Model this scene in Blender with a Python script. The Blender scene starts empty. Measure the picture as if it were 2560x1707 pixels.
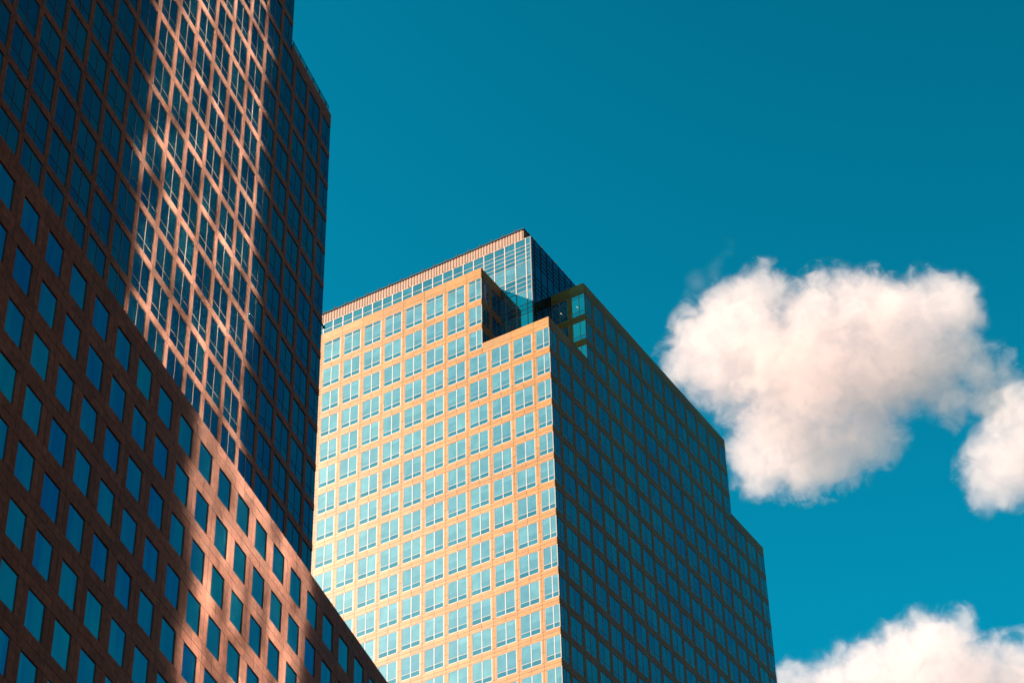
import bpy, math, random
from mathutils import Vector, Matrix
import numpy as np

random.seed(7)
sc = bpy.context.scene
COL = sc.collection
R = math.radians
EYE = 1.7                                     # camera height above the ground

# ------------------------------------------------------------------ camera
F_PX, PITCH, ROLL = 5871.3, 0.69697, 0.02495
cam_d = bpy.data.cameras.new('camera')
cam_d.sensor_width = 36.0
cam_d.lens = 36.0 * F_PX / 2560.0
cam_d.clip_start, cam_d.clip_end = 1.0, 60000.0
cam = bpy.data.objects.new('camera', cam_d)
COL.objects.link(cam)
cam.matrix_world = (Matrix.Translation((0, 0, EYE)) @ Matrix.Rotation(math.pi / 2 + PITCH, 4, 'X')
                    @ Matrix.Rotation(-ROLL, 4, 'Z'))
sc.camera = cam

# ------------------------------------------------------------------ world, sun, exposure
SUN_A, SUN_E = R(78.0), R(33.3)               # behind and to the left of the camera
SUN = Vector((-math.sin(SUN_A) * math.cos(SUN_E), -math.cos(SUN_A) * math.cos(SUN_E), math.sin(SUN_E)))
w = bpy.data.worlds.new('World')
sc.world = w
w.use_nodes = True
wn, wl = w.node_tree.nodes, w.node_tree.links
wn.clear()
sky = wn.new('ShaderNodeTexSky')
sky.sky_type = 'NISHITA'
sky.sun_disc = False
sky.sun_elevation = SUN_E
sky.sun_rotation = math.atan2(SUN.x, SUN.y)
sky.altitude = 0.0
sky.air_density, sky.dust_density, sky.ozone_density = 1.0, 0.4, 1.5
tint = wn.new('ShaderNodeMix')
tint.data_type, tint.blend_type = 'RGBA', 'MULTIPLY'
tint.inputs['Factor'].default_value = 1.0
tint.inputs['B'].default_value = (0.004, 0.745, 0.70, 1)
bg = wn.new('ShaderNodeBackground')
bg.inputs['Strength'].default_value = 0.050
wo = wn.new('ShaderNodeOutputWorld')
# deep, contrasty sky: the whole dome's own brightness range stretched a little
bw = wn.new('ShaderNodeRGBToBW')
nrm = wn.new('ShaderNodeMath'); nrm.operation = 'DIVIDE'; nrm.inputs[1].default_value = 1.294
pw = wn.new('ShaderNodeMath'); pw.operation = 'POWER'; pw.inputs[1].default_value = 1.8
scl = wn.new('ShaderNodeVectorMath'); scl.operation = 'SCALE'
wl.new(sky.outputs['Color'], tint.inputs['A'])
wl.new(sky.outputs['Color'], bw.inputs['Color'])
cap = wn.new('ShaderNodeMath'); cap.operation = 'SMOOTH_MIN'; cap.inputs[1].default_value = 1.12; cap.inputs[2].default_value = 0.25
wl.new(bw.outputs[0], nrm.inputs[0]); wl.new(nrm.outputs[0], cap.inputs[0]); wl.new(cap.outputs[0], pw.inputs[0])
wl.new(tint.outputs['Result'], scl.inputs[0]); wl.new(pw.outputs[0], scl.inputs['Scale'])
wl.new(scl.outputs[0], bg.inputs['Color'])
wl.new(bg.outputs['Background'], wo.inputs['Surface'])

sun_d = bpy.data.lights.new('sun', 'SUN')
sun_d.energy = 5.0
sun_d.angle = R(0.53)
sun_d.color = (1.0, 0.84, 0.70)
sun = bpy.data.objects.new('sun', sun_d)
COL.objects.link(sun)
sun.rotation_euler = SUN.to_track_quat('Z', 'Y').to_euler()
sun.location = (-200, -100, 400)

sc.view_settings.view_transform = 'Standard'
sc.view_settings.look = 'None'
sc.view_settings.gamma = 1.0
sc.view_settings.exposure = 2.0
sc.render.engine = 'CYCLES'
cy = sc.cycles
cy.use_denoising = True
cy.max_bounces, cy.diffuse_bounces, cy.glossy_bounces = 12, 3, 6
cy.volume_bounces = 8
cy.sample_clamp_indirect = 0.0
cy.blur_glossy = 0.0
cy.filter_width = 1.7
cy.use_guiding = True
cy.use_surface_guiding = True
cy.use_volume_guiding = False
cy.guiding_training_samples = 128

# ------------------------------------------------------------------ materials
def new_mat(name):
    m = bpy.data.materials.new(name)
    m.use_nodes = True
    nt = m.node_tree
    nt.nodes.clear()
    out = nt.nodes.new('ShaderNodeOutputMaterial')
    return m, nt.nodes, nt.links, out

def math_node(N, op, a=None, b=None, v=None):
    n = N.new('ShaderNodeMath'); n.operation = op
    if v is not None: n.inputs[1].default_value = v
    return n

def stone(name, col, vary=0.16, speck=0.25, rough=0.6, spec=0.12, col2=None):
    """Granite: mottled and speckled, a different tone from slab to slab."""
    m, N, K, out = new_mat(name)
    b = N.new('ShaderNodeBsdfPrincipled')
    b.inputs['Roughness'].default_value = rough
    b.inputs['Specular IOR Level'].default_value = spec
    geo = N.new('ShaderNodeNewGeometry')
    oi = N.new('ShaderNodeObjectInfo')
    add = math_node(N, 'ADD'); K.new(geo.outputs['Random Per Island'], add.inputs[0]); K.new(oi.outputs['Random'], add.inputs[1])
    fr = math_node(N, 'FRACT'); K.new(add.outputs[0], fr.inputs[0])
    tone = N.new('ShaderNodeMapRange')
    tone.inputs['To Min'].default_value, tone.inputs['To Max'].default_value = 1 - vary, 1 + vary
    K.new(fr.outputs[0], tone.inputs['Value'])
    n1 = N.new('ShaderNodeTexNoise'); n1.inputs['Scale'].default_value = 2.6; n1.inputs['Detail'].default_value = 6
    n2 = N.new('ShaderNodeTexNoise'); n2.inputs['Scale'].default_value = 0.12; n2.inputs['Detail'].default_value = 4
    K.new(geo.outputs['Position'], n1.inputs['Vector']); K.new(geo.outputs['Position'], n2.inputs['Vector'])
    r1 = N.new('ShaderNodeMapRange'); r1.inputs['From Min'].default_value, r1.inputs['From Max'].default_value = 0.3, 0.7
    r1.inputs['To Min'].default_value, r1.inputs['To Max'].default_value = 1 - speck, 1 + speck
    K.new(n1.outputs['Fac'], r1.inputs['Value'])
    r2 = N.new('ShaderNodeMapRange'); r2.inputs['From Min'].default_value, r2.inputs['From Max'].default_value = 0.3, 0.7
    r2.inputs['To Min'].default_value, r2.inputs['To Max'].default_value = 0.90, 1.10
    K.new(n2.outputs['Fac'], r2.inputs['Value'])
    a = math_node(N, 'MULTIPLY'); K.new(r1.outputs[0], a.inputs[0]); K.new(r2.outputs[0], a.inputs[1])
    c = math_node(N, 'MULTIPLY'); K.new(a.outputs[0], c.inputs[0]); K.new(tone.outputs[0], c.inputs[1])
    mx = N.new('ShaderNodeVectorMath'); mx.operation = 'SCALE'
    mx.inputs[0].default_value = col
    if col2:       # slabs cut from different blocks
        hm = N.new('ShaderNodeMix'); hm.data_type = 'RGBA'
        hm.inputs['A'].default_value = (*col, 1); hm.inputs['B'].default_value = (*col2, 1)
        f7 = math_node(N, 'MULTIPLY', v=7.31); K.new(fr.outputs[0], f7.inputs[0])
        f8 = math_node(N, 'FRACT'); K.new(f7.outputs[0], f8.inputs[0])
        K.new(f8.outputs[0], hm.inputs['Factor']); K.new(hm.outputs['Result'], mx.inputs[0])
    K.new(c.outputs[0], mx.inputs['Scale'])
    K.new(mx.outputs[0], b.inputs['Base Color'])
    K.new(b.outputs[0], out.inputs['Surface'])
    return m

def metal(name, col, rough=0.45, metallic=0.3):
    m, N, K, out = new_mat(name)
    b = N.new('ShaderNodeBsdfPrincipled')
    geo = N.new('ShaderNodeNewGeometry')
    n1 = N.new('ShaderNodeTexNoise'); n1.inputs['Scale'].default_value = 1.3; n1.inputs['Detail'].default_value = 5
    K.new(geo.outputs['Position'], n1.inputs['Vector'])
    r1 = N.new('ShaderNodeMapRange'); r1.inputs['From Min'].default_value, r1.inputs['From Max'].default_value = 0.3, 0.7
    r1.inputs['To Min'].default_value, r1.inputs['To Max'].default_value = 0.85, 1.12
    K.new(n1.outputs['Fac'], r1.inputs['Value'])
    mx = N.new('ShaderNodeVectorMath'); mx.operation = 'SCALE'; mx.inputs[0].default_value = col
    K.new(r1.outputs[0], mx.inputs['Scale']); K.new(mx.outputs[0], b.inputs['Base Color'])
    b.inputs['Roughness'].default_value = rough
    b.inputs['Metallic'].default_value = metallic
    K.new(b.outputs[0], out.inputs['Surface'])
    return m

def glass(name, body, refl, refl_tint=(1, 1, 1), rough=0.02, wave=0.0, blotch=0.5, haze=0.0, tint2=None, blinds=0.0):
    """Coated office glazing: a mirror coat over a dull body (dust and the room behind it)."""
    m, N, K, out = new_mat(name)
    geo = N.new('ShaderNodeNewGeometry')
    d = N.new('ShaderNodeBsdfDiffuse')
    n1 = N.new('ShaderNodeTexNoise'); n1.inputs['Scale'].default_value = 0.9; n1.inputs['Detail'].default_value = 5
    K.new(geo.outputs['Position'], n1.inputs['Vector'])
    r1 = N.new('ShaderNodeMapRange'); r1.inputs['From Min'].default_value, r1.inputs['From Max'].default_value = 0.3, 0.72
    r1.inputs['To Min'].default_value, r1.inputs['To Max'].default_value = 1 - blotch, 1 + blotch
    K.new(n1.outputs['Fac'], r1.inputs['Value'])
    oi = N.new('ShaderNodeObjectInfo')
    add = math_node(N, 'ADD'); K.new(geo.outputs['Random Per Island'], add.inputs[0]); K.new(oi.outputs['Random'], add.inputs[1])
    fr = math_node(N, 'FRACT'); K.new(add.outputs[0], fr.inputs[0])
    t2 = N.new('ShaderNodeMapRange'); t2.inputs['To Min'].default_value, t2.inputs['To Max'].default_value = 0.6, 1.5
    K.new(fr.outputs[0], t2.inputs['Value'])
    mm = math_node(N, 'MULTIPLY'); K.new(r1.outputs[0], mm.inputs[0]); K.new(t2.outputs[0], mm.inputs[1])
    if blinds:
        tc = N.new('ShaderNodeTexCoord'); sx = N.new('ShaderNodeSeparateXYZ'); K.new(tc.outputs['Object'], sx.inputs[0])
        th = N.new('ShaderNodeMapRange'); th.inputs['To Min'].default_value, th.inputs['To Max'].default_value = -1.2, 1.6
        K.new(fr.outputs[0], th.inputs['Value'])
        gt = math_node(N, 'GREATER_THAN'); K.new(sx.outputs['Z'], gt.inputs[0]); K.new(th.outputs[0], gt.inputs[1])
        bl = N.new('ShaderNodeMath'); bl.operation = 'MULTIPLY_ADD'; bl.inputs[1].default_value = blinds; bl.inputs[2].default_value = 1.0
        K.new(gt.outputs[0], bl.inputs[0])
        m3 = math_node(N, 'MULTIPLY'); K.new(mm.outputs[0], m3.inputs[0]); K.new(bl.outputs[0], m3.inputs[1]); mm = m3
    mx = N.new('ShaderNodeVectorMath'); mx.operation = 'SCALE'; mx.inputs[0].default_value = body
    K.new(mm.outputs[0], mx.inputs['Scale']); K.new(mx.outputs[0], d.inputs['Color'])
    g = N.new('ShaderNodeBsdfGlossy')
    g.inputs['Roughness'].default_value = rough
    g.inputs['Color'].default_value = (*refl_tint, 1)
    fre = N.new('ShaderNodeLayerWeight'); fre.inputs['Blend'].default_value = 0.25
    fm = N.new('ShaderNodeMapRange'); fm.inputs['To Min'].default_value, fm.inputs['To Max'].default_value = refl, min(1.0, refl + 0.55)
    K.new(fre.outputs['Fresnel'], fm.inputs['Value'])
    mix = N.new('ShaderNodeMixShader')
    K.new(fm.outputs[0], mix.inputs[0]); K.new(d.outputs[0], mix.inputs[1]); K.new(g.outputs[0], mix.inputs[2])
    if wave:
        n3 = N.new('ShaderNodeTexNoise'); n3.inputs['Scale'].default_value = 0.35; n3.inputs['Detail'].default_value = 2
        K.new(geo.outputs['Position'], n3.inputs['Vector'])
        bp = N.new('ShaderNodeBump'); bp.inputs['Strength'].default_value = 1.0; bp.inputs['Distance'].default_value = wave
        K.new(n3.outputs['Fac'], bp.inputs['Height'])
        K.new(bp.outputs[0], g.inputs['Normal'])
    if tint2:      # streaky uneven reflections painted into the coat colour, with a random step per pane
        mp = N.new('ShaderNodeMapping'); mp.inputs['Scale'].default_value = (0.9, 0.9, 0.10)
        K.new(geo.outputs['Position'], mp.inputs['Vector'])
        n4 = N.new('ShaderNodeTexNoise'); n4.inputs['Scale'].default_value = 1.0; n4.inputs['Detail'].default_value = 4; n4.inputs['Distortion'].default_value = 0.8
        K.new(mp.outputs[0], n4.inputs['Vector'])
        n5 = N.new('ShaderNodeTexNoise'); n5.inputs['Scale'].default_value = 0.06; n5.inputs['Detail'].default_value = 2
        K.new(geo.outputs['Position'], n5.inputs['Vector'])
        a1 = math_node(N, 'ADD'); K.new(n4.outputs['Fac'], a1.inputs[0]); K.new(n5.outputs['Fac'], a1.inputs[1])
        a2 = N.new('ShaderNodeMath'); a2.operation = 'MULTIPLY_ADD'; a2.inputs[1].default_value = 0.3
        K.new(fr.outputs[0], a2.inputs[0]); K.new(a1.outputs[0], a2.inputs[2])
        mr = N.new('ShaderNodeMapRange'); mr.inputs['From Min'].default_value, mr.inputs['From Max'].default_value = 0.85, 1.45
        K.new(a2.outputs[0], mr.inputs['Value'])
        cm = N.new('ShaderNodeMix'); cm.data_type = 'RGBA'
        cm.inputs['A'].default_value = (*refl_tint, 1); cm.inputs['B'].default_value = (*tint2, 1)
        K.new(mr.outputs[0], cm.inputs['Factor']); K.new(cm.outputs['Result'], g.inputs['Color'])
    last = mix
    if haze:       # fine dust: a weak broad sheen round the sun's mirror image
        g2 = N.new('ShaderNodeBsdfGlossy'); g2.inputs['Roughness'].default_value = 0.33
        m2 = N.new('ShaderNodeMixShader'); m2.inputs[0].default_value = haze
        K.new(mix.outputs[0], m2.inputs[1]); K.new(g2.outputs[0], m2.inputs[2]); last = m2
    K.new(last.outputs[0], out.inputs['Surface'])
    return m

M_TAN = stone('tan_granite', (0.235, 0.112, 0.034), vary=0.10, speck=0.14, col2=(0.232, 0.094, 0.019), rough=0.35, spec=0.075)
M_RED = stone('red_granite', (0.185, 0.060, 0.029), vary=0.16, speck=0.34, col2=(0.17, 0.050, 0.021))
M_CORE = stone('joint_and_core', (0.20, 0.075, 0.022), vary=0.0)
M_CORE_RED = stone('dark_joint_and_core', (0.05, 0.022, 0.015), vary=0.0)
M_FRAME = metal('pale_aluminium', (0.23, 0.165, 0.14), 0.5, 0.0)
M_FRAME_D = metal('bronze_aluminium', (0.06, 0.055, 0.052), 0.5, 0.0)
M_CROWN = metal('weathered_crown_panel', (0.165, 0.070, 0.030), 0.7, 0.0)
M_DARK = metal('dark_steel_and_shaded_frames', (0.004, 0.004, 0.005), 0.9, 0.0)
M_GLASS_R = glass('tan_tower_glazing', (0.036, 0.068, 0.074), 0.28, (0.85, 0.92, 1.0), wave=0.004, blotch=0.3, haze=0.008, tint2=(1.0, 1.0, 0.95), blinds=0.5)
M_GLASS_R2 = glass('tan_tower_clear_glazing', (0.010, 0.034, 0.042), 0.26, (0.85, 0.94, 1.0), wave=0.004, haze=0.004)
M_GLASS_L = glass('red_tower_glazing', (0.002, 0.018, 0.025), 0.12, (0.5, 0.58, 1.0), wave=0.004, tint2=(0.6, 0.85, 1.0))
M_GLASS_M = glass('base_block_glazing', (0.002, 0.018, 0.023), 0.24, (0.45, 0.5, 0.92), wave=0.006, tint2=(0.65, 1.0, 0.98))
M_GLASS_B = glass('tan_tower_glazing_shaded', (0.006, 0.02, 0.03), 0.20, (0.55, 0.72, 1.0), wave=0.004, tint2=(0.7, 0.98, 1.0))  # same glass as the sunlit face, shade put into a darker, bluer copy
M_GLASS_P = glass('tan_tower_glazing_deep_shade', (0.004, 0.014, 0.02), 0.13, (0.55, 0.7, 1.0), wave=0.004)  # same glass again, darkened to paint in shade on penthouse side and notch
M_MIRROR = glass('mirror_curtain_wall', (0.03, 0.04, 0.05), 0.54, (1.0, 0.78, 0.66), rough=0.045)

# ------------------------------------------------------------------ mesh helpers
BOXF = ((0, 3, 2, 1), (4, 5, 6, 7), (0, 1, 5, 4), (1, 2, 6, 5), (2, 3, 7, 6), (3, 0, 4, 7))
def box_geo(boxes):
    vs, fs = [], []
    for (x0, x1, y0, y1, z0, z1) in boxes:
        k = len(vs)
        vs += [(x0, y0, z0), (x1, y0, z0), (x1, y1, z0), (x0, y1, z0), (x0, y0, z1), (x1, y0, z1), (x1, y1, z1), (x0, y1, z1)]
        fs += [tuple(k + i for i in f) for f in BOXF]
    return vs, fs

def mesh_of(name, vs, fs, mat):
    me = bpy.data.meshes.new(name)
    me.from_pydata(vs, [], fs)
    me.materials.append(mat)
    me.update()
    return me

CACHE = {}
def box_mesh(name, boxes, mat):
    key = (name, mat.name, tuple(round(v, 3) for b in boxes for v in b))
    if key not in CACHE:
        CACHE[key] = mesh_of(name, *box_geo(boxes), mat)
    return CACHE[key]

def link(name, me, parent=None, loc=(0, 0, 0), rot=(0, 0, 0)):
    o = bpy.data.objects.new(name, me)
    COL.objects.link(o)
    o.location, o.rotation_euler = loc, rot
    if parent is not None:
        o.parent = parent
    return o

def root(name, loc, label, cat, group=None):
    o = bpy.data.objects.new(name, None)
    COL.objects.link(o)
    o.location = loc
    o.empty_display_size = 5
    o['label'], o['category'] = label, cat
    if group: o['group'] = group
    return o

class Face:
    """A vertical plane: x along it, y outward, z up; s is the distance along it, x = sign * s."""
    def __init__(self, p, n, sign):
        self.p, self.n, self.sign = Vector((p[0], p[1], EYE)), Vector((n[0], n[1], 0)), sign
        self.x = Vector((n[1], -n[0], 0))
        self.rz = math.atan2(self.x.y, self.x.x)
    def at(self, x, y, z):
        return self.p + self.x * x + self.n * y + Vector((0, 0, z))
    def xs(self, s0, s1):
        return (s0, s1) if self.sign > 0 else (-s1, -s0)

# the picture plane, only to rank how large a piece shows
_ct, _st, _cr, _sr = math.cos(PITCH), math.sin(PITCH), math.cos(ROLL), math.sin(ROLL)
def project(p):
    x, y, z = p.x, p.y, p.z - EYE
    d = y * _ct + z * _st
    if d < 1: return None
    X, Y = F_PX * x / d, F_PX * (-y * _st + z * _ct) / d
    return 1280 + _cr * X - _sr * Y, 853.5 - (_sr * X + _cr * Y)

HIDERS = []            # (face, s range, top): walls that may stand in front
def seen_area(face, x0, x1, z0, z1):
    q = [project(face.at(x, 0, z)) for x, z in ((x0, z0), (x1, z0), (x1, z1), (x0, z1))]
    if None in q: return 0.0
    cx, cyy = sum(p[0] for p in q) / 4, sum(p[1] for p in q) / 4
    if not (-25 < cx < 2585 and -25 < cyy < 1732): return 0.0
    a = abs(sum(q[i][0] * q[(i + 1) % 4][1] - q[(i + 1) % 4][0] * q[i][1] for i in range(4))) / 2
    c = face.at((x0 + x1) / 2, 0, (z0 + z1) / 2)
    eye = Vector((0, 0, EYE)); d = c - eye
    for (hf, s0, s1, top) in HIDERS:
        if hf is face: continue
        den = d.dot(hf.n)
        if abs(den) < 1e-6: continue
        t = (hf.p - eye).dot(hf.n) / den
        if 0 < t < 0.995:
            h = eye + d * t
            s = (h - hf.p).dot(hf.x) * hf.sign
            if s0 < s < s1 and h.z - EYE < top: return 0.0
    return a

class Heap:
    """Collects pieces of one kind; the largest 300 in view become objects, the rest one mesh."""
    def __init__(self): self.items = []
    def add(self, face, x0, x1, z0, z1, build, geo):
        self.items.append((seen_area(face, x0, x1, z0, z1), len(self.items), build, geo))
    def flush(self, parent, rest_name, limit=300):
        self.items.sort(key=lambda t: (-t[0], t[1]))
        rest = {}
        for k, (a, _, build, geo) in enumerate(self.items):
            if k < limit and a > 0:
                build(parent)
            else:
                for mat, vs, fs in geo():
                    V, Fc = rest.setdefault(mat.name, ([], []))
                    n = len(V); V += vs; Fc += [tuple(n + i for i in f) for f in fs]
        if rest:
            vs, fs, mi, mats = [], [], [], []
            for j, (mn, (V, Fc)) in enumerate(rest.items()):
                n = len(vs); vs += [tuple(Vector(v) - parent.location) for v in V]; fs += [tuple(n + i for i in f) for f in Fc]
                mi += [j] * len(Fc); mats.append(bpy.data.materials[mn])
            me = bpy.data.meshes.new(rest_name)
            me.from_pydata(vs, [], fs)
            for m in mats: me.materials.append(m)
            me.polygons.foreach_set('material_index', mi)
            me.update()
            o = link(rest_name, me, parent)
            o['kind'] = 'stuff'

JOINT = 0.015          # half a joint
def slab(heap, face, s0, s1, z0, z1, mat, deep=0.30, name='stone_slab', push=0.0):
    """One stone slab with open joints round it, set a few millimetres in or out."""
    x0, x1 = face.xs(s0, s1)
    wd, hh = x1 - x0 - 2 * JOINT, z1 - z0 - 2 * JOINT
    if wd < 0.05 or hh < 0.05: return
    cx, cz = (x0 + x1) / 2, (z0 + z1) / 2
    dy = push + random.uniform(-0.006, 0.006)
    rx, rz_ = random.gauss(0, 0.0015), random.gauss(0, 0.0015)
    bx = (-wd / 2, wd / 2, -deep, 0, -hh / 2, hh / 2)
    def build(parent):
        me = box_mesh(name, [bx], mat)
        return link(name, me, parent, face.at(cx, dy, cz) - parent.location, (rx, 0, face.rz + rz_))
    def geo():
        vs, fs = box_geo([bx])
        return [(mat, [tuple(face.at(cx + v[0], dy + v[1], cz + v[2])) for v in vs], fs)]
    heap.add(face, x0, x1, z0, z1, build, geo)

def window(heap, face, s0, s1, z0, z1, mulls, trans, fmat, gmat, fw=0.05, mw=0.036, set_back=0.035, tilt=0.004):
    """Frame bars plus one pane per light; mulls and trans are offsets from s0 (in s) and z0."""
    x0, x1 = face.xs(s0, s1)
    mx = sorted((x0 + m if face.sign > 0 else x1 - m) for m in mulls)
    cx, cz = (x0 + x1) / 2, (z0 + z1) / 2
    W2, H2 = (x1 - x0) / 2 - 0.004, (z1 - z0) / 2 - 0.004
    f0, f1 = -set_back - 0.06, -set_back + 0.008
    bars = [(-W2, -W2 + fw, f0, f1, -H2, H2), (W2 - fw, W2, f0, f1, -H2, H2),
            (-W2 + fw, W2 - fw, f0, f1 - 0.002, -H2, -H2 + fw), (-W2 + fw, W2 - fw, f0, f1 - 0.002, H2 - fw, H2)]
    xe = [-W2 + fw]
    for m in mx:
        bars.append((m - cx - mw, m - cx + mw, f0, f1 + 0.004, -H2 + fw, H2 - fw)); xe += [m - cx - mw, m - cx + mw]
    xe.append(W2 - fw)
    ze = [-H2 + fw]
    for t in trans:
        zt = z0 + t - cz
        for i in range(0, len(xe), 2):
            bars.append((xe[i], xe[i + 1], f0, f1 - 0.004, zt - mw * 0.55, zt + mw * 0.55))
        ze += [zt - mw * 0.55, zt + mw * 0.55]
    ze.append(H2 - fw)
    panes = []
    for i in range(0, len(xe), 2):
        for j in range(0, len(ze), 2):
            panes.append((xe[i], xe[i + 1], ze[j], ze[j + 1], random.gauss(0, tilt), random.gauss(0, tilt)))
    gy = -set_back - 0.02
    def build(parent):
        o = link('window', box_mesh('window_frame', bars, fmat), parent, face.at(cx, 0, cz) - parent.location, (0, 0, face.rz))
        for (a, b, c, d, rx, rz_) in panes:
            pw, ph = (b - a) / 2, (d - c) / 2
            me = box_mesh('pane', [(-pw, pw, -0.02, 0, -ph, ph)], M_GLASS_R2 if gmat is M_GLASS_R and ph < 0.5 else gmat)
            link('pane', me, o, ((a + b) / 2, gy, (c + d) / 2), (rx, 0, rz_))
        return o
    def geo():
        vs, fs = box_geo(bars)
        out = [(fmat, [tuple(face.at(cx + v[0], v[1], cz + v[2])) for v in vs], fs)]
        pv, pf = [], []
        for (a, b, c, d, rx, rz_) in panes:
            k = len(pv)
            mxx, mz = (a + b) / 2, (c + d) / 2
            for (x, z) in ((a, c), (b, c), (b, d), (a, d)):
                pv.append(tuple(face.at(cx + x, gy + (z - mz) * -rx + (x - mxx) * rz_, cz + z)))
            pf.append((k, k + 3, k + 2, k + 1))
        out.append((gmat, pv, pf))
        return out
    heap.add(face, x0, x1, z0, z1, build, geo)

def prism(name, parent, pts, z0, z1, mat):
    """A closed block over a plan polygon."""
    n = len(pts)
    vs = [(p[0] - parent.location.x, p[1] - parent.location.y, z0) for p in pts] + [(p[0] - parent.location.x, p[1] - parent.location.y, z1) for p in pts]
    fs = [tuple(range(n - 1, -1, -1)), tuple(range(n, 2 * n))] + [(i, (i + 1) % n, n + (i + 1) % n, n + i) for i in range(n)]
    a = sum(pts[i][0] * pts[(i + 1) % n][1] - pts[(i + 1) % n][0] * pts[i][1] for i in range(n))
    if a < 0: fs = [tuple(reversed(f)) for f in fs]
    return link(name, mesh_of(name, vs, fs, mat), parent)

# ------------------------------------------------------------------ ground
me = mesh_of('ground', [(-9000, -9000, 0), (9000, -9000, 0), (9000, 9000, 0), (-9000, 9000, 0)], [(0, 1, 2, 3)],
             stone('paving_and_asphalt', (0.07, 0.035, 0.025), vary=0.0, rough=0.9))
g = link('ground', me)
g['kind'] = 'structure'
g['label'] = 'warm grey paved ground far below the towers'

# ------------------------------------------------------------------ the sunlit tan tower on the right
TH = 0.53009
C = Vector((4.400, 211.965, 0))
uA, uB = Vector((-math.cos(TH), math.sin(TH), 0)), Vector((math.sin(TH), math.cos(TH), 0))
nA, nB = -uB, -uA
PHI = 0.30361
uL, nL = Vector((math.sin(PHI), math.cos(PHI), 0)), Vector((math.cos(PHI), -math.sin(PHI), 0))
L0, M0 = Vector((-25.0555, 122.6655, 0)), Vector((-23.3969, 113.6322, 0))
FL, FM = Face(L0, nL, -1), Face(M0, nL, -1)
L_EDGE, L_MAIN, L_TOP, L_ROOF, M_TOP = 30.15, 20.85, 154.35, 182.0, 96.35
HIDERS += [(FL, -90, L_EDGE, L_TOP), (FL, -90, L_MAIN, L_ROOF), (FM, -90, 60, M_TOP)]

BAY, P0, PH = 3.09, 2.13, 0.29
FLOOR, SC0, SH = 3.9, 176.2, 0.49
NOTCH, LOW_TOP, HI_TOP, INSET = 9.27, 181.2, 193.4, 4.75
B_HI_END, B_END, A_END = 47.52, 56.79, 56.79
tower = root('office_tower', (C.x, C.y, 0), 'tan granite office tower with stepped roofline, its left face in full sunlight', 'building')
FA, FB = Face(C, nA, 1), Face(C, nB, -1)
FN1 = Face(C + uA * NOTCH, nB, -1)      # looks towards the shaded side, s = depth behind the sunlit face
FN2 = Face(C + uB * NOTCH, nA, 1)       # looks towards the sun, s = depth behind the shaded face

wins, slabs = Heap(), Heap()
def r_window(face, a, b, row, corner=None):
    z0 = SC0 - FLOOR * row + SH
    tall = row == -3
    z1 = z0 + 2 * (FLOOR / 2 - SH) + (0.45 if tall else 0)
    tr = [0.66] + ([2.86] if tall else [])
    if corner == 'lo': mu = [0.79]
    elif corner == 'hi': mu = [b - a - 0.79]
    else: mu = [(b - a) / 2]
    window(wins, face, a, b, z0, z1, mu, tr, M_FRAME, M_GLASS_B if face is FB else (M_GLASS_P if face is FN1 else M_GLASS_R))  # shaded faces take the darkened copies of the glass
    return z0, z1

def r_facade(face, lo, hi, row, kmax, start=0.0, hi_corner=True):
    """One storey of the tan tower's facade between s = lo and s = hi, with the band below it."""
    z0 = SC0 - FLOOR * row + SH
    z1 = z0 + FLOOR - 2 * SH + (0.45 if row == -3 else 0)
    cs = [P0 + BAY * k for k in range(kmax + 1) if lo + 1 < P0 + BAY * k < hi - 1]
    # piers
    for c in cs:
        for a, b in ((c - PH, c), (c, c + PH)):
            slab(slabs, face, a, b, z0, z0 + 1.35, M_TAN)
            slab(slabs, face, a, b, z0 + 1.35, z1, M_TAN)
    # windows
    edges = [lo + (0.0 if start == 0 else start)] + [v for c in cs for v in (c - PH, c + PH)] + [hi]
    n = len(edges) // 2
    for i in range(n):
        a, b = edges[2 * i], edges[2 * i + 1]
        cor = 'lo' if i == 0 else ('hi' if i == n - 1 and hi_corner else None)
        if b - a > 0.5: r_window(face, a, b, row, cor)
    # band under the windows
    cuts = [lo + start] + [v for i, c in enumerate(cs) for v in ((c, c + BAY / 2) if i < len(cs) - 1 else (c,))] + [hi]
    zb = SC0 - FLOOR * row
    for a, b in zip(cuts[:-1], cuts[1:]):
        slab(slabs, face, a, b, zb, zb + SH, M_TAN)
        slab(slabs, face, a, b, zb - SH, zb, M_TAN)

def r_parapet(face, lo, hi, z0, z1, start=0.0):
    cs = [P0 + BAY * k for k in range(20) if lo + 1 < P0 + BAY * k < hi - 1]
    cuts = [lo + start] + cs + [hi]
    zj = z0 + 0.5
    for a, b in zip(cuts[:-1], cuts[1:]):
        slab(slabs, face, a, b, z0, zj, M_TAN)
        slab(slabs, face, a, b, zj, z1, M_TAN, deep=0.45)

ROW_BOT = 14
for row in range(-3, ROW_BOT):
    a_lo = NOTCH if row < 0 else 0.0
    r_facade(FA, a_lo, 46.0, row, 15, 0.0, False)
    r_facade(FB, a_lo, B_HI_END if row < 0 else B_END, row, 18, 0.305)
top_low, top_hi = SC0 + FLOOR - SH, SC0 + 4 * FLOOR - SH + 0.45
r_parapet(FA, 0, NOTCH - 0.02, top_low, LOW_TOP)
r_parapet(FB, 0, NOTCH - 0.02, top_low, LOW_TOP, 0.46)
r_parapet(FB, B_HI_END + 0.02, B_END, top_low, LOW_TOP)
r_parapet(FA, NOTCH, 46.0, top_hi, HI_TOP)
r_parapet(FB, NOTCH, B_HI_END, top_hi, HI_TOP, 0.46)

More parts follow.
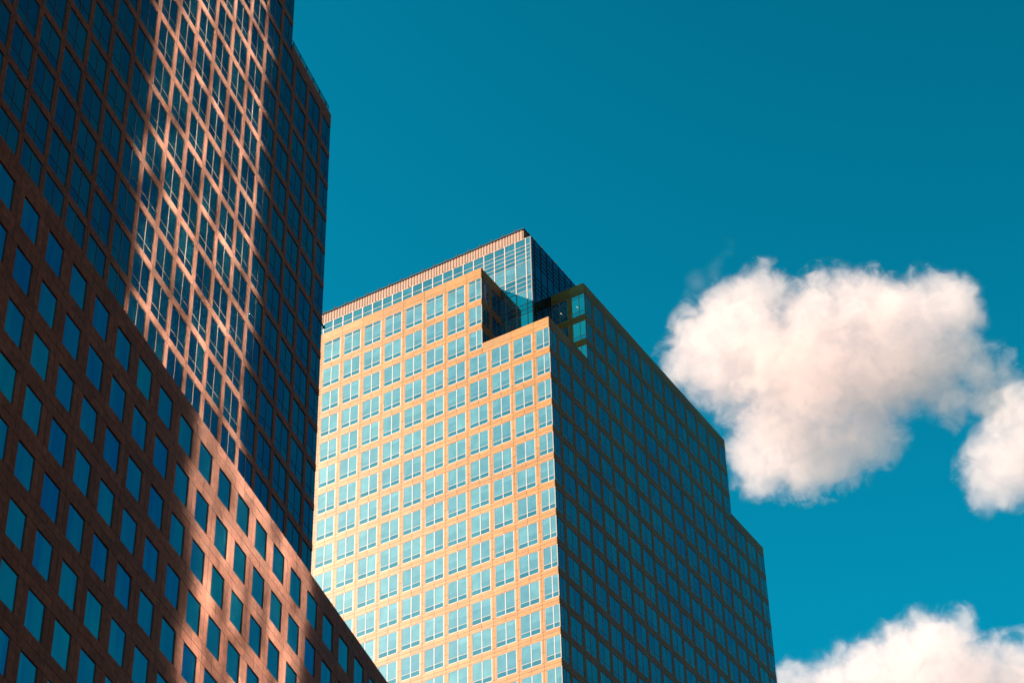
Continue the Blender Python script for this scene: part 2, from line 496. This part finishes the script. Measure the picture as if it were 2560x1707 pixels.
# notch walls either side of the glass penthouse
for face, st in ((FN1, 0.305), (FN2, 0.0)):
    for row in (-3, -2, -1):
        z0 = SC0 - FLOOR * row + SH
        z1 = z0 + FLOOR - 2 * SH + (0.45 if row == -3 else 0)
        zb = SC0 - FLOOR * row
        r_window(face, st, P0 - PH, row, 'lo')
        for a, b in ((P0 - PH, P0), (P0, P0 + PH)):
            slab(slabs, face, a, b, z0, z0 + 1.35, M_TAN); slab(slabs, face, a, b, z0 + 1.35, z1, M_TAN)
        r_window(face, P0 + PH, INSET - 0.02, row)
        for a, b in ((st, P0), (P0, INSET - 0.02)):
            slab(slabs, face, a, b, zb, zb + SH, M_TAN); slab(slabs, face, a, b, zb - SH, zb, M_TAN)
    for a, b in ((0.46 if st else 0.0, P0), (P0, INSET - 0.02)):
        slab(slabs, face, a, b, top_hi, top_hi + 0.5, M_TAN); slab(slabs, face, a, b, top_hi + 0.5, HI_TOP, M_TAN, deep=0.45)

# two small lit lamps outside the notch windows
lm, LN, LK, lo_ = new_mat('lit_lamp')
em = LN.new('ShaderNodeEmission'); em.inputs['Color'].default_value = (1.0, 0.92, 0.82, 1); em.inputs['Strength'].default_value = 0.22
LK.new(em.outputs[0], lo_.inputs['Surface'])
for (ls, lz) in ((1.05, 189.83), (3.37, 189.85)):
    link('wall_lamp', box_mesh('wall_lamp', [(-0.05, 0.05, 0.0, 0.06, -0.05, 0.05), (-0.03, 0.03, 0.06, 0.08, -0.03, 0.03)], lm), tower, FN2.at(ls, 0.02, lz) - tower.location, (0, 0, FN2.rz))

# solid body behind the skin
def plan(u, v): return C + uA * u + uB * v
G_ = 0.36
prism('wall', tower, [plan(G_, G_), plan(A_END, G_), plan(A_END, B_END - G_), plan(G_, B_END - G_)], 0, LOW_TOP + EYE - 1.0, M_CORE)
prism('wall', tower, [plan(NOTCH + G_, G_), plan(A_END, G_), plan(A_END, B_HI_END - G_), plan(G_, B_HI_END - G_), plan(G_, NOTCH + G_),
                      plan(INSET + 0.4, NOTCH + G_), plan(INSET + 0.4, INSET + 0.4), plan(NOTCH + G_, INSET + 0.4)], LOW_TOP + EYE - 1.0, HI_TOP + EYE - 1.0, M_CORE)
PT = 200.15
prism('penthouse', tower, [plan(INSET + 0.12, INSET + 0.12), plan(50, INSET + 0.12), plan(50, 44), plan(INSET + 0.12, 44)], LOW_TOP + EYE - 0.6, PT + EYE - 0.1, M_CORE_RED)

# glass penthouse: gridded curtain wall
FP1, FP2 = Face(C + uB * INSET, nA, 1), Face(C + uA * INSET, nB, -1)
ph_panes = Heap()
ZS = [180.6, 183.9, 184.7, 185.45, 187.75, 188.5, 189.3, 191.4, 192.2, 193.0, 193.8, 196.2, 196.9, 197.6, 198.3, 198.93, PT - 0.05]
def ph_pane(face, s0, s1, z0, z1):
    x0, x1 = face.xs(s0, s1); cx, cz = (x0 + x1) / 2, (z0 + z1) / 2
    wd, hh = (x1 - x0) / 2, (z1 - z0) / 2
    rx, rz_ = random.gauss(0, 0.0018), random.gauss(0, 0.0018)
    def build(parent):
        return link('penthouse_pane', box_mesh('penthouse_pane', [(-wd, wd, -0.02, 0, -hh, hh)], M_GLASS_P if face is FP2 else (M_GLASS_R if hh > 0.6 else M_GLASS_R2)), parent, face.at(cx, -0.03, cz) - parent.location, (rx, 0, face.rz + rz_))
    def geo():
        vs, fs = box_geo([(-wd, wd, -0.02, 0, -hh, hh)])
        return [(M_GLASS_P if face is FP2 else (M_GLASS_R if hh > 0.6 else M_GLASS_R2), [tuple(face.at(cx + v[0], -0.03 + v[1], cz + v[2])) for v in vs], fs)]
    ph_panes.add(face, x0, x1, z0, z1, build, geo)
for face, end in ((FP1, 48.0), (FP2, 43.0)):
    ss = [INSET + 0.06, INSET + 0.79] + [INSET + 0.79 + 1.545 * k for k in range(1, int((end - INSET) / 1.545))]
    bars = []
    for i, s in enumerate(ss):
        x = s * face.sign
        hw = 0.05 if i else 0.07
        bars.append((x - hw, x + hw, -0.08, 0.02 if i else 0.0, ZS[0], PT))
    for z in ZS:
        for a, b in zip(ss[:-1], ss[1:]):
            x0, x1 = face.xs(a + 0.05, b - 0.05)
            bars.append((x0, x1, -0.08, 0.012, z - 0.024, z + 0.024))
    vs, fs = box_geo(bars)
    vs = [tuple(face.at(*v) - tower.location) for v in vs]
    link('penthouse_mullions', mesh_of('penthouse_mullions', vs, fs, M_FRAME if face is FP1 else M_DARK), tower)  # same frames on the shaded side, coloured near black for shade
    for a, b in zip(ss[:-1], ss[1:]):
        for z0, z1 in zip(ZS[:-1], ZS[1:]):
            ph_pane(face, a + 0.065, b - 0.065, z0 + 0.03, z1 - 0.03)

# fluted crown set back on the penthouse roof, with cap, posts and vents
CR, CROWN_TOP = INSET + 2.45, 204.5
for face, nm, end, shift in ((Face(C + uB * CR, nA, 1), 'crown', 46.0, 0.0), (Face(C + uA * CR, nB, -1), 'crown', 42.0, 0.5)):
    vs, fs, s = [], [], CR + 0.02
    prof = []
    while s < end:
        p = random.choice((0.40, 0.44, 0.50))
        prof += [(s, 0.0), (s + p * 0.12, -0.06), (s + p * 0.30, -0.06), (s + p * 0.5, 0.0)]
        s += p
    for (a, d) in prof:
        x = a * face.sign
        vs += [tuple(face.at(x, d, PT - 0.4) - tower.location), tuple(face.at(x, d, CROWN_TOP - 0.12) - tower.location)]
    for i in range(len(prof) - 1):
        q = (2 * i, 2 * i + 2, 2 * i + 3, 2 * i + 1)
        fs.append(q if face.sign > 0 else tuple(reversed(q)))
    link('fluted_crown', mesh_of('fluted_crown', vs, fs, M_CROWN), tower)
    x0, x1 = face.xs(CR - 0.06, end)
    cv, cf = box_geo([(x0, x1, -0.4, 0.08, CROWN_TOP - 0.12, CROWN_TOP + 0.04)])
    link('crown_cap', mesh_of('crown_cap', [tuple(face.at(*v) - tower.location) for v in cv], cf, M_DARK), tower)
    s = 8.57
    while s < end:
        x = s * face.sign
        post = box_mesh('roof_post', [(-0.05, 0.05, -0.05, 0.05, 0, 0.55), (-0.16, 0.03, -0.03, 0.03, 0.3, 0.38)], M_DARK)
        link('roof_post', post, tower, face.at(x, -0.1, CROWN_TOP + 0.04) - tower.location, (0, R(random.uniform(-6, 6)), face.rz))
        if nm == 'crown' and face.sign > 0:
            link('roof_vent', box_mesh('roof_vent', [(-0.11, 0.11, -0.05, 0.16, -0.07, 0.07)], M_DARK), tower, face.at(x + 0.17, 0, 202.62) - tower.location, (0, 0, face.rz))
        s += 1.755
prism('crown_core', tower, [plan(CR + 0.14, CR + 0.14), plan(46, CR + 0.14), plan(46, 42), plan(CR + 0.14, 42)], PT + EYE - 0.3, CROWN_TOP + EYE - 0.02, M_DARK)

wins.flush(tower, 'window_field')
slabs.flush(tower, 'stone_slab_field')
ph_panes.flush(tower, 'penthouse_pane_field')

# ------------------------------------------------------------------ the shaded red granite tower on the left
ltower = root('granite_tower', (L0.x, L0.y, 0), 'dark red granite tower filling the left, reflected sunlight streaked down its grid of windows', 'building')
wins, slabs = Heap(), Heap()
LB, LPH, LSH, LZ = 3.0975, 0.28, 0.35, 145.18
for j in range(-8, 14):
    zc = LZ - FLOOR * j
    hi = L_EDGE if zc < L_TOP - 1.5 else L_MAIN
    lo = -34.0
    ps = [LB * i for i in range(-10, 10) if LB * i < hi - 1]
    # the band at zc
    cuts = [lo] + [v for i, c in enumerate(ps) for v in ((c, c + LB / 2) if i < len(ps) - 1 else (c,))] + [hi]
    for a, b in zip(cuts[:-1], cuts[1:]):
        if j == -2 and a >= L_MAIN - 2.3 and hi == L_EDGE: continue      # the shoulder parapet stands here
        slab(slabs, FL, a, b, zc - LSH, zc + LSH, M_RED)
    # the storey above the band
    if hi == L_EDGE and zc + FLOOR > L_TOP + 0.5: top_hi_l = L_MAIN
    else: top_hi_l = hi
    z0, z1 = zc + LSH, zc + FLOOR - LSH
    if j == -8: continue
    pp = [c for c in ps if c < top_hi_l - 1]
    for c in pp:
        slab(slabs, FL, c - LPH, c, z0, z1, M_RED); slab(slabs, FL, c, c + LPH, z0, z1, M_RED)
    ed = [lo] + [v for c in pp for v in (c - LPH, c + LPH)] + [top_hi_l]
    for i in range(len(ed) // 2):
        a, b = ed[2 * i], ed[2 * i + 1]
        last = i == len(ed) // 2 - 1
        window(wins, FL, a, b, z0, z1, [b - a - 0.79 if last else (b - a) / 2], [0.91], M_FRAME_D, M_GLASS_L, fw=0.03, mw=0.02, set_back=0.045)
# shoulder parapet
zc = LZ + 2 * FLOOR
cuts = [L_MAIN - 2.27] + [LB * i for i in (7, 8, 9)] + [L_EDGE]
for a, b in zip(cuts[:-1], cuts[1:]):
    top = L_TOP
    if a < L_MAIN - 1: slab(slabs, FL, a, L_MAIN, zc - LSH, zc + LSH, M_RED); a = L_MAIN
    slab(slabs, FL, a, b, zc - LSH, zc + 0.25, M_RED); slab(slabs, FL, a, b, zc + 0.25, top, M_RED, deep=0.45)
def lplan(s, d, o=L0): return o + uL * s - nL * d
prism('wall', ltower, [lplan(-70, 0.34), lplan(L_EDGE - 0.03, 0.34), lplan(L_EDGE - 0.03, 45), lplan(-70, 45)], 0, L_TOP + EYE - 0.8, M_CORE_RED)
prism('wall', ltower, [lplan(-70, 0.345), lplan(L_MAIN - 0.03, 0.345), lplan(L_MAIN - 0.03, 44.5), lplan(-70, 44.5)], L_TOP + EYE - 0.8, L_ROOF + EYE, M_CORE_RED)
# shoulder railing
rail = [(-x1, -x0, -0.07, -0.02, z - 0.03, z + 0.03) for (x0, x1) in ((L_MAIN + 0.1, 29.65),) for z in (L_TOP + 0.28, L_TOP + 0.58)]
s = L_MAIN + 0.4
while s < 29.7:
    rail.append((-s - 0.03, -s + 0.03, -0.08, -0.01, L_TOP + 0.01, L_TOP + 0.62)); s += 1.53
rv, rf = box_geo(rail)
link('roof_railing', mesh_of('roof_railing', [tuple(FL.at(*v) - ltower.location) for v in rv], rf, M_DARK), ltower)
bk = box_mesh('corner_bracket', [(-0.75, 0.0, -0.12, 0.0, -0.06, 0.06), (-0.8, -0.7, -0.16, 0.04, -0.12, 0.1)], M_DARK)
link('corner_bracket', bk, ltower, FL.at(-L_EDGE, -0.1, 129.5) - ltower.location, (0, 0, FL.rz))

# lower block: punched windows in wide granite
MB, MW, MH, MZ = 3.099, 1.92, 2.42, 82.98
for j in range(-3, 8):
    zt = MZ - FLOOR * j
    zb = zt - MH
    gap = FLOOR - MH
    for i in range(-12, 18):
        a = MB * i - 0.10; b = a + MW; pc = b + (MB - MW) / 2
        window(wins, FM, a, b, zb, zt, [], [], M_FRAME_D, M_GLASS_M, fw=0.012, set_back=0.05)
        slab(slabs, FM, b, pc, zb, zt, M_RED, deep=0.34); slab(slabs, FM, pc, a + MB, zb, zt, M_RED, deep=0.34)
        m = (a + b) / 2; pl = a - (MB - MW) / 2
        for (q0, q1) in ((zb - gap / 2, zb), (zb - gap, zb - gap / 2)):
            slab(slabs, FM, pl, m, q0, q1, M_RED, deep=0.34); slab(slabs, FM, m, pc, q0, q1, M_RED, deep=0.34)
zt = MZ + 3 * FLOOR
for i in range(-12, 18):
    a = MB * i - 0.10; pl = a - (MB - MW) / 2; m = a + MW / 2; pc = pl + MB
    for q0, q1 in ((zt, zt + 0.85), (zt + 0.85, M_TOP)):
        slab(slabs, FM, pl, m, q0, q1, M_RED, deep=0.4); slab(slabs, FM, m, pc, q0, q1, M_RED, deep=0.4)
M_S0, M_S1 = -12 * MB - 0.7, 18 * MB - 0.7
prism('wall', ltower, [lplan(M_S0 - 30, 0.42, M0), lplan(M_S1, 0.42, M0), lplan(M_S1, 40, M0), lplan(M_S0 - 30, 40, M0)], 0, M_TOP + EYE - 0.7, M_CORE_RED)
wins.flush(ltower, 'window_field')
slabs.flush(ltower, 'stone_slab_field')

# ------------------------------------------------------------------ mirror-glass tower off to the right: it throws the sun back on the red tower
lh = Vector((0.923, 0.384, 0)).normalized()
gdist = 112.0
gc = L0 + uL * 6.6 + lh * gdist
sh = Vector((SUN.x, SUN.y, 0)).normalized()
nG = (sh - lh).normalized()
FG = Face(gc, nG, 1)
gtower = root('mirror_glass_tower', (gc.x, gc.y, 0), 'slim mirror glass tower off to the right that throws sunlight across the street', 'building')
gw = Heap()
GW = 14.2
nx = 10
for i in range(nx):
    for k in range(38):
        a = -GW / 2 + GW / nx * i; z0 = 100 + 3.9 * k
        def mk(a=a, z0=z0, i=i):
            rx, rz_ = random.gauss(0, 0.0023), random.gauss(0, 0.0023)
            wd, hh = GW / nx / 2 - 0.05, 1.9
            x, z = a + GW / nx / 2, z0 + 1.95
            bx = (-wd, wd, -0.03, 0, -hh, hh)
            def build(parent):
                return link('pane', box_mesh('mirror_pane', [bx], M_MIRROR), parent, FG.at(x, 0, z) - parent.location, (rx, 0, FG.rz + rz_))
            def geo():
                vs, fs = box_geo([bx])
                return [(M_MIRROR, [tuple(FG.at(x + v[0], v[1] + v[0] * rz_ - v[2] * rx, z + v[2])) for v in vs], fs)]
            gw.add(FG, a, a + GW / nx, z0, z0 + 3.9, build, geo)
        mk()
gw.flush(gtower, 'pane_field')
def gplan(s, d): return gc + FG.x * s - nG * d
prism('wall', gtower, [gplan(-GW / 2 - 0.2, 0.05), gplan(GW / 2 + 0.2, 0.05), gplan(GW / 2 + 0.2, 24), gplan(-GW / 2 - 0.2, 24)], 0, 256, M_DARK)

# ------------------------------------------------------------------ added unseen blocks to the right: block low sky, bounce warm sun onto shaded faces
M_SHADE_BLOCK = stone('shade_block_brown', (0.062, 0.018, 0.008), vary=0.0, rough=0.9)
BLOCKS = [(150, 170, 46, 40, 260, 'tall unseen brown block behind the mirror tower, added to shade the towers'),
          (138, 100, 46, 44, 290, 'tallest unseen brown block, right of the camera, added to shade the towers'),
          (122, 36, 44, 44, 280, 'unseen brown block level with the camera, added to shade the towers'),
          (96, -34, 44, 42, 240, 'unseen brown block behind the camera to the right, added to shade the towers'),
          (168, 236, 46, 42, 185, 'unseen brown block farther off, added to shade the towers'),
          (178, 302, 44, 44, 175, 'farthest and lowest unseen brown block, added to shade the towers')]
for (bx_, by_, bw_, bd_, bh_, lab) in BLOCKS:
    blk = root('added_shade_block', (bx_, by_, 0), lab, 'building', 'unseen blocks added to shade the towers and bounce warm light')
    cs_ = [Vector((bx_, by_, 0)) + uL * sx * bd_ / 2 + nL * sy * bw_ / 2 for sx, sy in ((-1, -1), (1, -1), (1, 1), (-1, 1))]
    prism('wall', blk, cs_, 0, bh_, M_SHADE_BLOCK)
    top_ = [Vector((bx_, by_, 0)) + uL * sx * (bd_ / 2 + 0.5) + nL * sy * (bw_ / 2 + 0.5) for sx, sy in ((-1, -1), (1, -1), (1, 1), (-1, 1))]
    prism('shade_block_cap', blk, top_, bh_ + 0.01, bh_ + 1.4, M_SHADE_BLOCK)

# ------------------------------------------------------------------ clouds
def ray(px, py):
    a, b = px - 1280, 853.5 - py
    X, Y = _cr * a + _sr * b, -_sr * a + _cr * b
    return Vector((X / F_PX, _ct - _st * Y / F_PX, _st + _ct * Y / F_PX))

CLOUD_ALBEDO = (0.97, 0.80, 0.755)
def cloud(name, label, dist, lumps, dens=0.019, seed=0.0, rough_amp=1.5, scale=1.0, soft=0.34, streak=(1, 1, 1)):
    """lumps: (px, py, radius px, depth offset, weight): soft balls of vapour at a real distance, broken up by turbulence."""
    k = dist / F_PX
    pts = [(Vector((0, 0, EYE)) + ray(l[0], l[1]) * (dist + l[3]), l[2] * k, l[4] if len(l) > 4 else 1.0) for l in lumps]
    c = sum((p for p, _, _ in pts), Vector()) / len(pts)
    # hull: the lumps fused to one closed skin
    import bmesh
    bm = bmesh.new()
    for p, r, wt in pts:
        bmesh.ops.create_icosphere(bm, subdivisions=3, radius=r * (wt + 0.16), matrix=Matrix.Translation(p - c))
    me = bpy.data.meshes.new(name); bm.to_mesh(me); bm.free()
    o = bpy.data.objects.new(name, me); COL.objects.link(o); o.location = c
    md = o.modifiers.new('fuse', 'REMESH'); md.mode = 'VOXEL'; md.voxel_size = 3.5
    dg = bpy.context.evaluated_depsgraph_get()
    me2 = bpy.data.meshes.new_from_object(o.evaluated_get(dg)); o.modifiers.clear(); o.data = me2
    bpy.data.meshes.remove(me); me2.name = name
    m, N, K, out = new_mat(name + '_vapour')
    tc = N.new('ShaderNodeTexCoord')
    off = N.new('ShaderNodeVectorMath'); off.operation = 'ADD'; off.inputs[1].default_value = (seed, seed * 1.7, -seed)
    smp = N.new('ShaderNodeMapping'); smp.inputs['Scale'].default_value = streak; smp.inputs['Rotation'].default_value = (0.3, 0.5, 0.4)
    K.new(tc.outputs['Object'], smp.inputs['Vector']); K.new(smp.outputs[0], off.inputs[0])
    warp = N.new('ShaderNodeTexNoise'); warp.inputs['Scale'].default_value = 0.03 * scale; warp.inputs['Detail'].default_value = 2
    K.new(off.outputs[0], warp.inputs['Vector'])
    wsub = N.new('ShaderNodeVectorMath'); wsub.operation = 'SUBTRACT'; wsub.inputs[1].default_value = (0.5, 0.5, 0.5)
    K.new(warp.outputs['Color'], wsub.inputs[0])
    wsc = N.new('ShaderNodeVectorMath'); wsc.operation = 'SCALE'; wsc.inputs['Scale'].default_value = 26.0 / scale
    K.new(wsub.outputs[0], wsc.inputs[0])
    pos = N.new('ShaderNodeVectorMath'); pos.operation = 'ADD'
    K.new(tc.outputs['Object'], pos.inputs[0]); K.new(wsc.outputs[0], pos.inputs[1])
    prev = None
    for p, r, wt in pts:
        s_ = N.new('ShaderNodeVectorMath'); s_.operation = 'DISTANCE'; s_.inputs[1].default_value = p - c
        K.new(pos.outputs[0], s_.inputs[0])
        q = N.new('ShaderNodeMath'); q.operation = 'MULTIPLY_ADD'; q.inputs[1].default_value = -1.0 / r; q.inputs[2].default_value = wt
        K.new(s_.outputs['Value'], q.inputs[0])
        if prev is None: prev = q
        else:
            mxn = N.new('ShaderNodeMath'); mxn.operation = 'SMOOTH_MAX'; mxn.inputs[2].default_value = 0.2
            K.new(prev.outputs[0], mxn.inputs[0]); K.new(q.outputs[0], mxn.inputs[1]); prev = mxn
    tb = N.new('ShaderNodeTexNoise'); tb.inputs['Scale'].default_value = 0.075 * scale; tb.inputs['Detail'].default_value = 8; tb.inputs['Roughness'].default_value = 0.66
    tb.inputs['Distortion'].default_value = 0.6
    K.new(off.outputs[0], tb.inputs['Vector'])
    e = N.new('ShaderNodeMath'); e.operation = 'MULTIPLY_ADD'; e.inputs[1].default_value = rough_amp; e.inputs[2].default_value = -0.5 * rough_amp - 0.08
    K.new(tb.outputs['Fac'], e.inputs[0])
    f = N.new('ShaderNodeMath'); f.operation = 'ADD'
    K.new(prev.outputs[0], f.inputs[0]); K.new(e.outputs[0], f.inputs[1])
    h = N.new('ShaderNodeMapRange'); h.interpolation_type = 'SMOOTHSTEP'
    h.inputs['From Min'].default_value, h.inputs['From Max'].default_value = 0.0, soft
    h.inputs['To Min'].default_value, h.inputs['To Max'].default_value = 0.0, dens
    K.new(f.outputs[0], h.inputs['Value'])
    v = N.new('ShaderNodeVolumeScatter'); v.inputs['Color'].default_value = (*CLOUD_ALBEDO, 1)
    v.inputs['Anisotropy'].default_value = 0.0
    K.new(h.outputs[0], v.inputs['Density'])
    ab = N.new('ShaderNodeVolumeAbsorption'); ab.inputs['Color'].default_value = (*CLOUD_ALBEDO, 1)
    sm = N.new('ShaderNodeAddShader')
    K.new(h.outputs[0], ab.inputs['Density'])
    K.new(v.outputs[0], sm.inputs[0]); K.new(ab.outputs[0], sm.inputs[1])
    K.new(sm.outputs[0], out.inputs['Volume'])
    o.data.materials.clear(); o.data.materials.append(m)
    m.cycles.volume_step_rate = 0.3
    o['label'], o['category'], o['group'] = label, 'cloud', 'clouds in the blue sky'
    return o

cloud('cloud', 'large ragged white cloud to the right of the tan tower, largest in the sky', 1500,
      [(1710, 905, 90, 0), (1770, 850, 110, 5), (1800, 920, 125, -5), (1850, 790, 120, 0), (1905, 728, 88, 8), (1905, 900, 170, -10),
       (2035, 805, 142, 0), (2050, 930, 190, 10), (2150, 790, 145, -8), (2190, 920, 175, 0), (2280, 790, 130, 6), (2370, 785, 120, 0),
       (2300, 900, 150, -6), (2395, 880, 105, 0, 0.9), (1950, 1060, 150, 5), (1905, 1150, 110, 0), (2005, 1150, 125, -5), (2095, 1110, 130, 0),
       (2165, 1075, 115, 5), (2450, 930, 150, 0, 0.70), (2380, 1000, 140, 4, 0.62), (2500, 985, 150, 0, 0.66), (2160, 1120, 90, 10, 0.8)], seed=3.0)
cloud('cloud', 'small white cloud cut off by the right edge of the picture', 1220,
      [(2540, 1060, 105, 0), (2500, 1170, 115, 5), (2580, 1130, 140, -5), (2475, 1220, 75, 0), (2560, 1000, 90, 0, 0.8), (2640, 1050, 150, 0)], seed=11.0)
cloud('cloud', 'white cloud bank rising from the bottom right corner', 1600,
      [(1985, 1730, 90, 0), (2080, 1740, 120, 5), (2170, 1690, 115, 0), (2260, 1655, 125, -5), (2350, 1630, 130, 0), (2400, 1580, 70, 4), (2290, 1760, 170, 0),
       (2430, 1720, 150, 6), (2520, 1680, 115, 0), (2570, 1640, 95, 0, 0.8), (2620, 1760, 180, 0), (2130, 1820, 160, 0), (2440, 1850, 180, 0)], seed=23.0)
cloud('cloud_wisp', 'faint wisp of cloud just above the left end of the large cloud', 1450,
      [(1735, 712, 60, 0, 0.75), (1705, 742, 45, 0, 0.65), (1790, 670, 70, 0, 0.6), (1815, 620, 80, 0, 0.4)], dens=0.004, seed=31.0, rough_amp=1.5, soft=0.7, streak=(0.5, 0.5, 1.6))
